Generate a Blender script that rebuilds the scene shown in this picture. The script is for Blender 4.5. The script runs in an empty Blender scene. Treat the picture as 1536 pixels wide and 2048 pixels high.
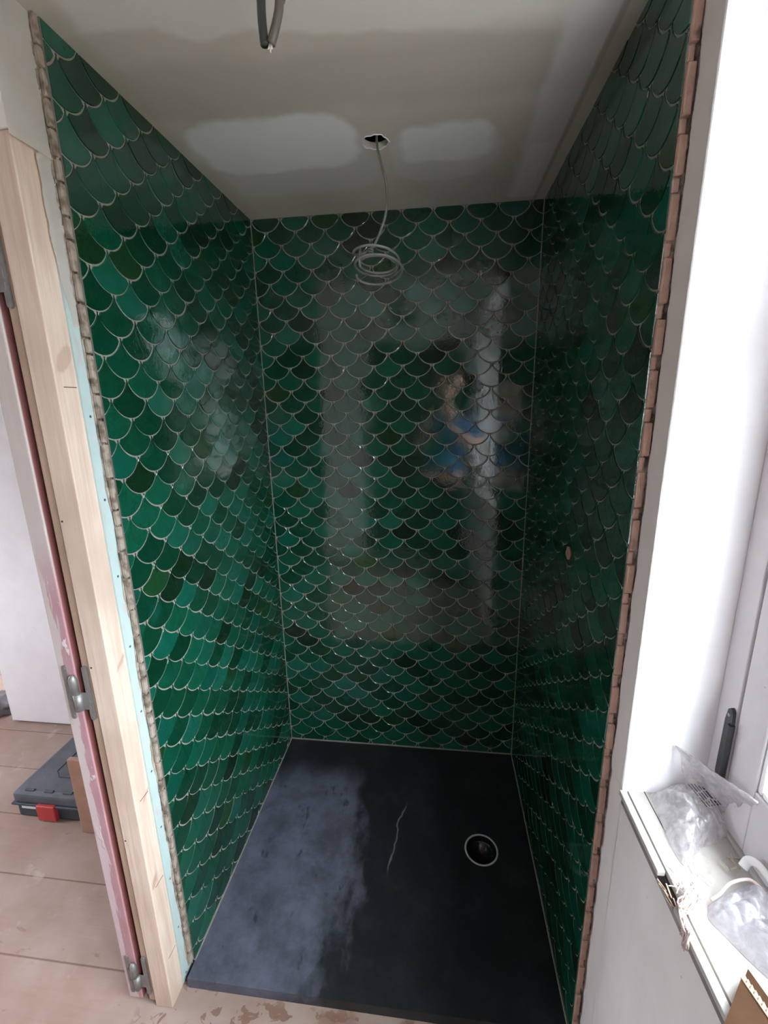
import bpy, bmesh, math, random
from mathutils import Vector, Matrix, noise as mnoise

random.seed(7)
C = bpy.context.scene.collection
sc = bpy.context.scene

# ------------------------------------------------------------------ camera
CAM = Vector((0.6641, -0.7983, 1.5126))
F_PX, PITCH, ROLL, YAW = 888.9, 0.2414, -0.0189, -0.1230
fwd = Vector((math.sin(YAW)*math.cos(PITCH), math.cos(YAW)*math.cos(PITCH), -math.sin(PITCH)))
rt0 = Vector((math.cos(YAW), -math.sin(YAW), 0)); up0 = rt0.cross(fwd)
rt = rt0*math.cos(ROLL) + up0*math.sin(ROLL); up = -rt0*math.sin(ROLL) + up0*math.cos(ROLL)
cam = bpy.data.cameras.new('camera'); camo = bpy.data.objects.new('camera', cam); C.objects.link(camo)
cam.sensor_fit = 'VERTICAL'; cam.sensor_height = 36.0; cam.lens = F_PX/2048*36.0
cam.clip_start = 0.02; cam.clip_end = 100
M = Matrix((( rt.x, up.x, -fwd.x, CAM.x), (rt.y, up.y, -fwd.y, CAM.y), (rt.z, up.z, -fwd.z, CAM.z), (0, 0, 0, 1)))
camo.matrix_world = M
sc.camera = camo

def bp(px, axis, val):
    """world point where the photo's pixel meets the plane axis=val (measuring aid)"""
    d = fwd + rt*((px[0]-768)/F_PX) - up*((px[1]-1024)/F_PX)
    t = (val-CAM[axis])/d[axis]
    return CAM + d*t

# ------------------------------------------------------------------ light
sc.view_settings.view_transform = 'Standard'; sc.view_settings.look = 'None'
sc.view_settings.gamma = 1.0; sc.view_settings.use_curve_mapping = False
sc.view_settings.exposure = 1.06
w = bpy.data.worlds.new('overcast_sky'); sc.world = w; w.use_nodes = True
nt = w.node_tree; nt.nodes.clear()
tc = nt.nodes.new('ShaderNodeTexCoord'); sx = nt.nodes.new('ShaderNodeSeparateXYZ')
cr = nt.nodes.new('ShaderNodeValToRGB'); bg = nt.nodes.new('ShaderNodeBackground'); wo = nt.nodes.new('ShaderNodeOutputWorld')
nt.links.new(tc.outputs['Generated'], sx.inputs[0]); nt.links.new(sx.outputs['Z'], cr.inputs[0])
cr.color_ramp.elements[0].position = 0.0; cr.color_ramp.elements[0].color = (0.075, 0.07, 0.058, 1)
cr.color_ramp.elements[1].position = 0.80; cr.color_ramp.elements[1].color = (1.12, 1.16, 1.25, 1)
for p_, c_ in ((.05, (.17, .18, .18, 1)), (.14, (.42, .45, .50, 1)), (.40, (.82, .86, .96, 1))):
    e = cr.color_ramp.elements.new(p_); e.color = c_
nt.links.new(cr.outputs[0], bg.inputs[0]); bg.inputs[1].default_value = 18.0
nt.links.new(bg.outputs[0], wo.inputs[0])

def portal(name, loc, rot, sx_, sy_):
    l = bpy.data.lights.new(name, 'AREA'); l.shape = 'RECTANGLE'; l.size = sx_; l.size_y = sy_
    l.cycles.is_portal = True
    o = bpy.data.objects.new(name, l); C.objects.link(o); o.location = loc; o.rotation_euler = rot
    return o
# sky portals in the two window openings (they only guide sampling of the sky)
portal('window_portal', (1.24, -0.71, 1.53), (0, math.radians(90), 0), 1.3, 1.3)
portal('far_window_portal', (-2.52, -0.15, 1.40), (0, math.radians(-90), 0), 1.1, .9)

# ------------------------------------------------------------------ node helpers
class NB:
    def __init__(s, name):
        s.m = bpy.data.materials.new(name); s.m.use_nodes = True
        s.t = s.m.node_tree; s.t.nodes.clear()
        s.out = s.t.nodes.new('ShaderNodeOutputMaterial')
        s.tc = s.t.nodes.new('ShaderNodeTexCoord'); s.P = s.tc.outputs['Object']
        sp = s.t.nodes.new('ShaderNodeSeparateXYZ'); s.t.links.new(s.P, sp.inputs[0])
        s.x, s.y, s.z = sp.outputs
    def _set(s, sock, v):
        if v is None: return
        if isinstance(v, bpy.types.NodeSocket): s.t.links.new(v, sock)
        else:
            if sock.type == 'RGBA' and len(v) == 3: v = (*v, 1)
            sock.default_value = v
    def math(s, op, a, b=None, c=None, clamp=False):
        n = s.t.nodes.new('ShaderNodeMath'); n.operation = op; n.use_clamp = clamp
        s._set(n.inputs[0], a); s._set(n.inputs[1], b); s._set(n.inputs[2], c); return n.outputs[0]
    def smooth(s, v, a, b):
        n = s.t.nodes.new('ShaderNodeMapRange'); n.interpolation_type = 'SMOOTHSTEP'
        s._set(n.inputs[0], v); n.inputs[1].default_value = a; n.inputs[2].default_value = b
        n.inputs[3].default_value = 0; n.inputs[4].default_value = 1; return n.outputs[0]
    def scale(s, sx, sy, sz):
        n = s.t.nodes.new('ShaderNodeMapping'); s.t.links.new(s.P, n.inputs[0]); n.inputs['Scale'].default_value = (sx, sy, sz); return n.outputs[0]
    def noise(s, sc_, detail=3, rough=.5, vec=None, dist=0.0):
        n = s.t.nodes.new('ShaderNodeTexNoise'); s._set(n.inputs['Vector'], vec or s.P)
        n.inputs['Scale'].default_value = sc_; n.inputs['Detail'].default_value = detail
        n.inputs['Roughness'].default_value = rough; n.inputs['Distortion'].default_value = dist; return n.outputs[0]
    def voro(s, sc_, vec=None, feature='F1'):
        n = s.t.nodes.new('ShaderNodeTexVoronoi'); n.feature = feature; s._set(n.inputs['Vector'], vec or s.P); n.inputs['Scale'].default_value = sc_; return n.outputs[0]
    def mix(s, f, a, b, mode='MIX'):
        n = s.t.nodes.new('ShaderNodeMix'); n.data_type = 'RGBA'; n.blend_type = mode
        s._set(n.inputs[0], f); s._set(n.inputs[6], a); s._set(n.inputs[7], b); return n.outputs[2]
    def bump(s, h, strength=.3, dist=.002, normal=None):
        n = s.t.nodes.new('ShaderNodeBump'); s._set(n.inputs['Height'], h); n.inputs['Strength'].default_value = strength
        n.inputs['Distance'].default_value = dist
        if normal: s._set(n.inputs['Normal'], normal)
        return n.outputs[0]
    def attr(s, name):
        n = s.t.nodes.new('ShaderNodeAttribute'); n.attribute_name = name; return n.outputs[0]
    def bsdf(s, col, rough=.6, metal=0., normal=None, spec=.5, trans=0., alpha=None, coat=None):
        n = s.t.nodes.new('ShaderNodeBsdfPrincipled'); s._set(n.inputs['Base Color'], col)
        s._set(n.inputs['Roughness'], rough); s._set(n.inputs['Metallic'], metal); s._set(n.inputs['Specular IOR Level'], spec)
        s._set(n.inputs['Transmission Weight'], trans)
        if alpha is not None: s._set(n.inputs['Alpha'], alpha)
        if normal: s._set(n.inputs['Normal'], normal)
        s.t.links.new(n.outputs[0], s.out.inputs[0]); return n
    def rbox(s, cx, cy, hx, hy, r, soft, X=None, Y=None, wob=None):
        X = X or s.x; Y = Y or s.y
        dx = s.math('MAXIMUM', s.math('SUBTRACT', s.math('ABSOLUTE', s.math('SUBTRACT', X, cx)), hx-r), 0.0)
        dy = s.math('MAXIMUM', s.math('SUBTRACT', s.math('ABSOLUTE', s.math('SUBTRACT', Y, cy)), hy-r), 0.0)
        d = s.math('SQRT', s.math('ADD', s.math('MULTIPLY', dx, dx), s.math('MULTIPLY', dy, dy)))
        d = s.math('SUBTRACT', d, r)
        if wob: d = s.math('ADD', d, wob)
        return s.math('SUBTRACT', 1.0, s.smooth(d, -soft, soft))

def simple(name, col, rough=.6, metal=0., var=.12, nscale=25, bump=.15, spec=.5, bscale=120):
    b = NB(name); n = b.noise(nscale, 4)
    c2 = tuple(c*(1-var*2) for c in col); c1 = tuple(min(1, c*(1+var)) for c in col)
    nn = b.noise(bscale, 4)
    b.bsdf(b.mix(n, c2, c1), rough, metal, b.bump(nn, bump), spec); return b.m

def wood(name, light, dark, axis='z', knots=True, rough=.6, saw=False):
    b = NB(name)
    sc_ = {'z': (28, 28, 1.3), 'x': (1.3, 28, 28), 'y': (28, 1.3, 28)}[axis]
    g = b.noise(3.0, 4, .55, b.scale(*sc_), .6); g2 = b.noise(14, 3, .6, b.scale(*sc_))
    f = b.math('ADD', b.math('MULTIPLY', g, .7), b.math('MULTIPLY', g2, .3))
    col = b.mix(b.smooth(f, .35, .7), light, dark)
    if knots:
        k = b.voro(2.6, b.scale(3, 3, 1)); col = b.mix(b.math('SUBTRACT', 1.0, b.smooth(k, .03, .09)), col, tuple(c*.45 for c in dark))
    if knots:
        wb_ = b.math('MULTIPLY', b.math('SUBTRACT', b.noise(60, 3), .5), .012)
        for ky, kz, hy, hz in ((-.012, .975, .014, .006), (-.030, .38, .010, .012), (-.018, 1.60, .020, .018), (-.008, .62, .012, .004)):
            tz = b.math('SUBTRACT', b.z, b.math('MULTIPLY', b.math('SUBTRACT', b.y, ky), .8))
            col = b.mix(b.math('MULTIPLY', b.rbox(ky, kz, hy, hz, min(hy, hz), .004, b.y, tz, wb_), .6), col, (.40, .22, .15))
    big = b.noise(3, 3); col = b.mix(b.smooth(big, .4, .75), col, tuple(c*.85 for c in dark))
    b.bsdf(col, rough, 0, b.bump(f, .25, .001), .35); return b.m

# ------------------------------------------------------------------ materials
def m_tile():
    b = NB('green_glazed_tile'); a = b.attr('tile_colour')
    mott = b.noise(38, 4, .6); m2 = b.noise(9, 3)
    c = b.mix(b.smooth(mott, .3, .75), b.mix(.22, a, (0.0, .02, .01)), a)
    c = b.mix(b.math('MULTIPLY', b.smooth(m2, .55, .8), .3), c, (.012, .16, .115))
    spk = b.voro(160); c = b.mix(b.math('MULTIPLY', b.math('SUBTRACT', 1.0, b.smooth(spk, .03, .08)), .35), c, (.25, .4, .33))
    n1 = b.noise(30, 2, .5, None, .4); n2 = b.noise(95, 1.5, .5, None, .9)
    nb = b.bump(n1, .30, .0006); nb = b.bump(n2, .5, .00030, nb)
    b.bsdf(c, b.math('MULTIPLY_ADD', b.smooth(b.noise(14, 3), .35, .7), .06, .035), 0, nb, .95); return b.m
TILE = m_tile()
def m_grout():
    b = NB('beige_grout'); n = b.noise(60, 4)
    b.bsdf(b.mix(n, (.21, .185, .16), (.38, .34, .30)), .85, 0, b.bump(b.noise(300, 3), .3), .2); return b.m
GROUT = m_grout()
def m_terracotta():
    b = NB('terracotta_clay'); n = b.noise(45, 4)
    c = b.mix(n, (.38, .23, .18), (.62, .41, .33)); c = b.mix(b.smooth(b.noise(16, 4), .6, .72), c, (.16, .12, .10))
    b.bsdf(c, .9, 0, b.bump(b.noise(160, 4), .5), .2); return b.m
TERRA = m_terracotta()
def m_adh():
    b = NB('tile_adhesive'); n = b.noise(40, 5)
    c = b.mix(b.smooth(n, .35, .65), (.15, .11, .085), (.50, .41, .34)); b.bsdf(c, .95, 0, b.bump(b.noise(130, 5), .8), .1); return b.m
ADH = m_adh()
def m_adhl():
    b = NB('pale_adhesive'); n = b.noise(50, 5)
    c = b.mix(b.smooth(n, .3, .6), (.16, .12, .095), (.42, .34, .28)); b.bsdf(c, .95, 0, b.bump(b.noise(130, 5), .8), .1); return b.m
ADHL = m_adhl()
def m_plaster(name, c1, c2, stain=None):
    b = NB(name); n = b.noise(6, 5, .6); c = b.mix(b.smooth(n, .3, .7), c1, c2)
    v = b.smooth(b.noise(2.2, 4, .6, b.scale(14, 14, 1.0)), .55, .8)
    if stain: c = b.mix(b.math('MULTIPLY', v, .6), c, stain)
    sp = b.voro(22); c = b.mix(b.math('MULTIPLY', b.math('SUBTRACT', 1.0, b.smooth(sp, .02, .045)), .5), c, (.2, .17, .15))
    b.bsdf(c, .85, 0, b.bump(b.noise(40, 5), .25), .25); return b.m
PLASTER = m_plaster('grey_white_plaster', (.80, .745, .725), (.86, .81, .79), (.74, .72, .73))
WHITE = m_plaster('white_paint_plaster', (.84, .82, .83), (.90, .88, .89))
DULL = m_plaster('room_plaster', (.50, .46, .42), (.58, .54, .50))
SKIM = m_plaster('skim_plaster_strip', (.84, .78, .73), (.90, .86, .82), (.68, .69, .70))
def m_ceiling():
    b = NB('ceiling_board_with_filler')
    wob = b.math('MULTIPLY', b.math('SUBTRACT', b.noise(7, 4), .5), .09)
    base = b.mix(b.noise(9, 5), (.56, .50, .43), (.62, .56, .49))
    def lay(c, f, amt, col): return b.mix(b.math('MULTIPLY', f, amt), c, col)
    # front band
    yy = b.math('SUBTRACT', b.y, b.math('MULTIPLY', b.x, .13))
    band = b.math('SUBTRACT', 1.0, b.smooth(b.math('ADD', yy, wob), .070, .095))
    c = lay(base, band, .8, (.74, .70, .64))
    c = lay(c, b.rbox(.55, .26, .55, .085, .05, .03, wob=wob), .45, (.42, .38, .32))
    c = lay(c, b.rbox(.25, .565, .25, .165, .13, .02, wob=wob), .65, (.66, .63, .59))
    c = lay(c, b.rbox(.245, .475, .215, .115, .09, .014, wob=wob), .85, (.84, .82, .79))
    c = lay(c, b.rbox(.67, .57, .14, .14, .11, .01, wob=wob), .6, (.66, .63, .59))
    c = lay(c, b.rbox(.675, .525, .11, .085, .04, .014, wob=wob), .85, (.80, .78, .75))
    c = lay(c, b.rbox(.92, .45, .045, .42, .02, .012, wob=b.math('MULTIPLY', wob, .3)), .7, (.74, .71, .68))
    c = lay(c, b.rbox(.915, .70, .025, .14, .01, .005), .5, (.80, .78, .75))
    c = lay(c, b.rbox(.965, .45, .006, .47, .004, .004, wob=b.math('MULTIPLY', wob, .08)), .5, (.27, .22, .16))
    c = lay(c, b.math('SUBTRACT', 1.0, b.smooth(b.math('ADD', b.x, wob), .02, .06)), .55, (.50, .43, .33))
    b.bsdf(c, .9, 0, b.bump(b.noise(30, 5), .2), .2); return b.m
CEIL = m_ceiling()
def m_floor():
    b = NB('dusty_pinkish_floorboards')
    g = b.noise(3, 5, .6, b.scale(2, 30, 30), .5); big = b.noise(2.5, 5, .65)
    c = b.mix(g, (.28, .185, .145), (.35, .245, .20)); c = b.mix(b.smooth(big, .35, .7), c, (.39, .30, .26))
    # joints every 0.205 m running along x
    fr = b.math('FRACT', b.math('DIVIDE', b.math('ADD', b.y, 2.0-.757+.0+8*.2095), .2095))
    jd = b.math('MINIMUM', fr, b.math('SUBTRACT', 1.0, fr))
    c = b.mix(b.math('MULTIPLY', b.math('SUBTRACT', 1.0, b.smooth(jd, .006, .016)), .65), c, (.12, .065, .04))
    dents = b.smooth(b.noise(16, 4, .6, b.scale(1, 2.6, 1)), .66, .72); c = b.mix(b.math('MULTIPLY', dents, .55), c, (.24, .15, .115))
    pale = b.smooth(b.noise(7, 5, .7), .62, .75); c = b.mix(b.math('MULTIPLY', pale, .6), c, (.50, .42, .385))
    # wet brown blotches in front of the shower tray
    blot = b.math('SUBTRACT', b.noise(24, 3, .6, b.scale(1, 1.3, 1), .6), .6)
    reg = b.rbox(.32, -.065, .42, .07, .03, .03)
    f = b.math('MULTIPLY', b.smooth(blot, -.015, .02), reg)
    c = b.mix(b.math('MULTIPLY', f, .75), c, (.19, .095, .06))
    c = b.mix(b.math('MULTIPLY', b.rbox(.5, -.05, .13, .035, .02, .01, wob=b.math('MULTIPLY', b.math('SUBTRACT', b.noise(20, 3), .5), .08)), .6), c, (.22, .12, .085))
    b.bsdf(c, .7, 0, b.bump(b.math('ADD', g, b.smooth(jd, .0, .02)), .3, .002), .3); return b.m
FLOOR = m_floor()
def m_tray():
    b = NB('anthracite_stone_resin')
    n = b.noise(4.5, 6, .65, b.scale(1.0, .55, 1)); fine = b.noise(60, 4); base = b.mix(fine, (.010, .012, .014), (.022, .026, .030))
    wob = b.math('MULTIPLY', b.math('SUBTRACT', n, .5), .55)
    left = b.math('SUBTRACT', 1.0, b.smooth(b.math('ADD', b.x, wob), .33, .43))
    top = b.math('SUBTRACT', 1.0, b.smooth(b.math('ADD', b.y, b.math('MULTIPLY', wob, .5)), .62, .78))
    dust = b.math('MULTIPLY', b.math('MULTIPLY', left, top), b.math('MULTIPLY_ADD', b.smooth(b.noise(8, 6, .7), .3, .7), .6, .4))
    c = b.mix(b.math('MULTIPLY', dust, .9), base, (.15, .155, .215))
    drk = b.smooth(b.noise(11, 4, .6, b.scale(1.6, .8, 1)), .60, .68); c = b.mix(b.math('MULTIPLY', drk, .7), c, (.022, .026, .04))
    hz = b.smooth(b.noise(9, 6, .7), .45, .8); c = b.mix(b.math('MULTIPLY', hz, .22), c, (.10, .11, .12))
    # chalky run line drying from the middle of the tray
    lx = b.math('ADD', b.math('MULTIPLY_ADD', b.y, .16, .455), b.math('MULTIPLY', b.math('SUBTRACT', b.noise(9, 3), .5), .06))
    d = b.math('ABSOLUTE', b.math('SUBTRACT', b.x, lx))
    ln = b.math('MULTIPLY', b.math('SUBTRACT', 1.0, b.smooth(d, .001, .004)), b.rbox(.5, .47, .3, .12, .05, .03))
    c = b.mix(b.math('MULTIPLY', ln, .55), c, (.30, .30, .32))
    rgh = b.math('MULTIPLY_ADD', dust, .35, .38)
    b.bsdf(c, rgh, 0, b.bump(b.noise(220, 4), .25, .0006), .4); return b.m
TRAY = m_tray()
WOODA = wood('pale_raw_pine', (.84, .67, .56), (.68, .50, .39))
WOODB = wood('planed_pine_strip', (.60, .43, .33), (.47, .32, .23), knots=False)
def m_board():
    b = NB('green_plasterboard_face'); n = b.noise(20, 4)
    c = b.mix(n, (.46, .56, .545), (.54, .64, .63))
    pk = b.smooth(b.noise(7, 4, .6, b.scale(1, 6, 1.5)), .56, .66); c = b.mix(b.math('MULTIPLY', pk, .55), c, (.58, .47, .45))
    up_ = b.smooth(b.math('ADD', b.z, b.math('MULTIPLY', b.noise(6, 3), .2)), 1.80, 1.93); c = b.mix(up_, c, (.60, .57, .52))
    hz = b.math('FRACT', b.math('DIVIDE', b.math('ADD', b.z, .09), .167)); dz = b.math('MULTIPLY', b.math('SUBTRACT', hz, .5), .167)
    dy = b.math('SUBTRACT', b.y, .017); r = b.math('SQRT', b.math('ADD', b.math('MULTIPLY', dz, dz), b.math('MULTIPLY', dy, dy)))
    c = b.mix(b.math('SUBTRACT', 1.0, b.smooth(r, .0022, .0034)), c, (.07, .08, .09))
    b.bsdf(c, .8, 0, b.bump(b.noise(90, 4), .1), .25); return b.m
BOARD = m_board()
def m_pink():
    b = NB('peeling_pink_paint_edge'); n = b.noise(3.0, 5, .65, b.scale(14, 14, 1.2), .5)
    xx = b.math('ADD', b.x, b.math('MULTIPLY', b.math('SUBTRACT', n, .5), .13))
    pinkz = b.math('SUBTRACT', 1.0, b.smooth(b.math('ABSOLUTE', b.math('SUBTRACT', b.z, .55)), .55, .75))
    f = b.math('MULTIPLY', b.smooth(xx, -.121, -.116), pinkz)
    pale = b.mix(b.noise(12, 4), (.56, .46, .42), (.66, .57, .54))
    pale = b.mix(b.smooth(b.math('SUBTRACT', .9, b.z), 0, .5), pale, (.66, .50, .52))
    c = b.mix(f, pale, b.mix(b.noise(20, 4), (.44, .21, .235), (.56, .34, .36)))
    ch = b.smooth(b.noise(34, 4, .6, b.scale(1, 1, .35)), .62, .67); c = b.mix(b.math('MULTIPLY', ch, f), c, (.78, .68, .68))
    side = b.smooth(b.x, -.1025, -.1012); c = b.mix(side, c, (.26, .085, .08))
    b.bsdf(c, .6, 0, b.bump(b.math('ADD', n, ch), .4, .002), .4); return b.m
PINK = m_pink()
STEEL = simple('dull_galvanised_steel', (.34, .32, .31), .55, .7, .15, 60, .1)
IRON = simple('dark_painted_iron', (.040, .040, .045), .5, .2, .2, 80, .3)
FRAME = m_plaster('old_white_window_paint', (.60, .56, .58), (.66, .62, .64))
SILLP = m_plaster('cream_sill_paint', (.46, .43, .40), (.53, .50, .465), (.34, .27, .21))
DARKGAP = simple('dark_gap', (.05, .04, .035), .9)
CABLE = simple('grey_cable_sheath', (.20, .20, .18), .45, 0, .1, 40, .05)
CABLED = simple('dark_cable_sheath', (.045, .05, .045), .4, 0, .1, 40, .05)
CABLEB = simple('brown_grey_cable_sheath', (.13, .11, .095), .45, 0, .1, 40, .05)
COPPER = simple('bare_cable_end', (.75, .70, .65), .3, .4)
DRAIN = simple('grey_drain_rim', (.55, .60, .60), .35, 0, .04)
BLACKP = simple('black_drain_plastic', (.012, .013, .014), .18, 0)
CASE = simple('dusty_dark_blue_plastic', (.050, .065, .085), .6, 0, .35, 12, .3)
CASEL = simple('dusty_grey_case_lid', (.105, .115, .135), .65, 0, .35, 12, .3)
RED = simple('red_latch_plastic', (.52, .05, .05), .45)
LABEL = simple('white_label', (.75, .76, .78), .5, 0, .02)
TAN = simple('tan_board', (.46, .27, .19), .8, 0, .15, 18)
MAROON = simple('dark_brown_recess', (.16, .05, .035), .8)
CARD = simple('brown_cardboard', (.075, .037, .020), .95, 0, .15, 40, .15, .1)
CARDE = simple('pale_cardboard_edge', (.55, .38, .25), .8, 0, .1)
HEMP = simple('pale_plant_fibre', (.78, .62, .57), .8, 0, .2, 90)
STRAW = simple('dry_straw', (.52, .42, .33), .8, 0, .25, 60)
WPLAST = simple('white_plastic', (.85, .84, .83), .35, 0, .03)
BLACKINK = simple('black_ink', (.03, .03, .035), .6, 0, .1)
CLOTH = simple('dark_grey_cloth', (.12, .11, .12), .9, 0, .3, 20, .5)
DOORD = simple('dark_brown_door_paint', (.05, .035, .028), .6, 0, .2, 6)
PLUG = simple('pinkish_wall_plug', (.50, .30, .27), .7, 0, .2, 60)
def m_film(name, tr, tint):
    b = NB(name); t = b.t
    n1 = b.noise(55, 5, .6, None, .8); nb = b.bump(n1, .5, .003)
    n2 = b.noise(120, 3); nb = b.bump(n2, .4, .001, nb)
    tp = t.nodes.new('ShaderNodeBsdfTransparent'); tp.inputs[0].default_value = (.97, .96, .97, 1)
    df = t.nodes.new('ShaderNodeBsdfDiffuse'); df.inputs[0].default_value = (*tint, 1); t.links.new(nb, df.inputs['Normal'])
    tl = t.nodes.new('ShaderNodeBsdfTranslucent'); tl.inputs[0].default_value = (*tint, 1); t.links.new(nb, tl.inputs['Normal'])
    gl = t.nodes.new('ShaderNodeBsdfGlossy'); gl.inputs['Roughness'].default_value = .18; t.links.new(nb, gl.inputs['Normal'])
    m1 = t.nodes.new('ShaderNodeMixShader'); m1.inputs[0].default_value = .45; t.links.new(df.outputs[0], m1.inputs[1]); t.links.new(tl.outputs[0], m1.inputs[2])
    m2 = t.nodes.new('ShaderNodeMixShader'); b._set(m2.inputs[0], b.math('MULTIPLY_ADD', b.smooth(n1, .35, .65), -.25, tr)); t.links.new(m1.outputs[0], m2.inputs[1]); t.links.new(tp.outputs[0], m2.inputs[2])
    m3 = t.nodes.new('ShaderNodeMixShader'); m3.inputs[0].default_value = .10; t.links.new(m2.outputs[0], m3.inputs[1]); t.links.new(gl.outputs[0], m3.inputs[2])
    t.links.new(m3.outputs[0], b.out.inputs[0]); return b.m
FILM = m_film('clear_crinkled_film', .68, (.80, .76, .78))
FILM2 = m_film('milky_crinkled_film', .50, (.70, .68, .72))
def m_glass():
    b = NB('window_glass'); t = b.t
    tp = t.nodes.new('ShaderNodeBsdfTransparent'); tp.inputs[0].default_value = (.93, .97, .96, 1)
    gl = t.nodes.new('ShaderNodeBsdfGlossy'); gl.inputs['Roughness'].default_value = .02
    m = t.nodes.new('ShaderNodeMixShader'); m.inputs[0].default_value = .05
    t.links.new(tp.outputs[0], m.inputs[1]); t.links.new(gl.outputs[0], m.inputs[2]); t.links.new(m.outputs[0], b.out.inputs[0]); return b.m
GLASS = m_glass()

# ------------------------------------------------------------------ object helpers
def mesh_obj(name, bm, mat, parent=None, smooth=False, recalc=True):
    if recalc: bmesh.ops.recalc_face_normals(bm, faces=bm.faces)
    me = bpy.data.meshes.new(name); bm.to_mesh(me); bm.free()
    o = bpy.data.objects.new(name, me); C.objects.link(o)
    for m in (mat if isinstance(mat, (list, tuple)) else [mat]): me.materials.append(m)
    if smooth:
        for p in me.polygons: p.use_smooth = True
    if parent: o.parent = parent
    return o
def struct(o): o['kind'] = 'structure'; return o
def tag(o, label, cat, group=None):
    o['label'] = label; o['category'] = cat
    if group: o['group'] = group
    return o
def empty(name, label=None, cat=None, kind=None, group=None):
    o = bpy.data.objects.new(name, None); C.objects.link(o); o.empty_display_size = .05
    if label: tag(o, label, cat, group)
    if kind: o['kind'] = kind
    return o
def add_box(bm, x0, x1, y0, y1, z0, z1, bevel=0, seg=2, mi=0):
    vs = [bm.verts.new((x, y, z)) for x in (x0, x1) for y in (y0, y1) for z in (z0, z1)]
    fs = [bm.faces.new([vs[i] for i in f]) for f in ((0,1,3,2),(4,6,7,5),(0,4,5,1),(2,3,7,6),(0,2,6,4),(1,5,7,3))]
    for f in fs: f.material_index = mi
    if bevel:
        es = {e for f in fs for e in f.edges}
        r = bmesh.ops.bevel(bm, geom=list(es), offset=bevel, segments=seg, affect='EDGES', profile=.5)
        for f in r['faces']: f.material_index = mi
    return vs
def box(name, dims, mat, parent=None, bevel=0, seg=2):
    bm = bmesh.new(); add_box(bm, *dims, bevel=bevel, seg=seg); return mesh_obj(name, bm, mat, parent)
def add_tube(bm, pts, r, seg=10, closed=False, cap=True, flat=1.0, rad=None):
    pts = [Vector(p) for p in pts]; n = len(pts); rings = []
    prev = None
    for i, p in enumerate(pts):
        a = pts[(i-1) % n] if (i > 0 or closed) else p; b = pts[(i+1) % n] if (i < n-1 or closed) else p
        t = (b-a).normalized()
        if prev is None:
            u = t.orthogonal().normalized()
        else:
            u = (prev - t*prev.dot(t)).normalized()
        prev = u; v = t.cross(u); rr = rad[i] if rad else r
        rings.append([bm.verts.new(p + (u*math.cos(k/seg*2*math.pi)*rr*flat + v*math.sin(k/seg*2*math.pi)*rr)) for k in range(seg)])
    m = n if closed else n-1
    for i in range(m):
        A, B = rings[i], rings[(i+1) % n]
        for k in range(seg): bm.faces.new((A[k], A[(k+1) % seg], B[(k+1) % seg], B[k]))
    if cap and not closed: bm.faces.new(rings[0][::-1]); bm.faces.new(rings[-1])
def tube(name, pts, r, mat, parent=None, seg=10, closed=False, flat=1.0, rad=None):
    bm = bmesh.new(); add_tube(bm, pts, r, seg, closed, flat=flat, rad=rad); return mesh_obj(name, bm, mat, parent, True)
def spline(ctrl, n=12):
    P = [Vector(p) for p in ctrl]; P = [P[0]*2-P[1]] + P + [P[-1]*2-P[-2]]; out = []
    for i in range(1, len(P)-2):
        for k in range(n):
            t = k/n; a, b, c, d = P[i-1:i+3]
            out.append(.5*((2*b)+(-a+c)*t+(2*a-5*b+4*c-d)*t*t+(-a+3*b-3*c+d)*t**3))
    out.append(P[-2]); return out
def add_cyl(bm, c, r, h, axis='z', seg=24):
    a = Vector(c); d = {'x': Vector((h, 0, 0)), 'y': Vector((0, h, 0)), 'z': Vector((0, 0, h))}[axis]
    add_tube(bm, [a, a+d], r, seg)

W_, D_, H_ = 1.0, 0.8974, 2.145
FL = -0.033       # room floor level (tray top is z = 0)

# ================================================================== SETTING
struct(box('floor', (-3.2, 1.018, -1.9, 3.0, FL-.05, FL), FLOOR))

def plate_hole(name, x0, x1, y0, y1, z0, z1, cx, cy, r, mat, seg=64, parent=None):
    bm = bmesh.new(); s = r*1.6
    def layer(z):
        ring = [bm.verts.new((cx+r*math.cos(a), cy+r*math.sin(a), z)) for a in [2*math.pi*k/seg for k in range(seg)]]
        sq = []
        for k in range(seg):
            a = 2*math.pi*k/seg; c, s_ = math.cos(a), math.sin(a); m = max(abs(c), abs(s_)); sq.append(bm.verts.new((cx+s*c/m, cy+s*s_/m, z)))
        o = [bm.verts.new((cx+sx*s, cy+sy*s, z)) for sx, sy in ()]
        xs = [x0, cx-s, cx+s, x1]; ys = [y0, cy-s, cy+s, y1]
        for k in range(seg): bm.faces.new((ring[k], ring[(k+1) % seg], sq[(k+1) % seg], sq[k]))
        for i in range(3):
            for j in range(3):
                if i == 1 and j == 1: continue
                bm.faces.new([bm.verts.new((X, Y, z)) for X, Y in ((xs[i], ys[j]), (xs[i+1], ys[j]), (xs[i+1], ys[j+1]), (xs[i], ys[j+1]))])
        return ring
    a = layer(z0); b = layer(z1)
    for k in range(seg): bm.faces.new((a[k], b[k], b[(k+1) % seg], a[(k+1) % seg]))
    for (xa, ya), (xb, yb) in (((x0, y0), (x1, y0)), ((x1, y0), (x1, y1)), ((x1, y1), (x0, y1)), ((x0, y1), (x0, y0))):
        bm.faces.new([bm.verts.new(p) for p in ((xa, ya, z0), (xb, yb, z0), (xb, yb, z1), (xa, ya, z1))])
    bmesh.ops.remove_doubles(bm, verts=bm.verts, dist=1e-6)
    return mesh_obj(name, bm, mat, parent)

ceiling = struct(plate_hole('ceiling', -.012, 1.012, -.002, D_+.01, H_, H_+.014, .501, .490, .031, CEIL))
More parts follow.
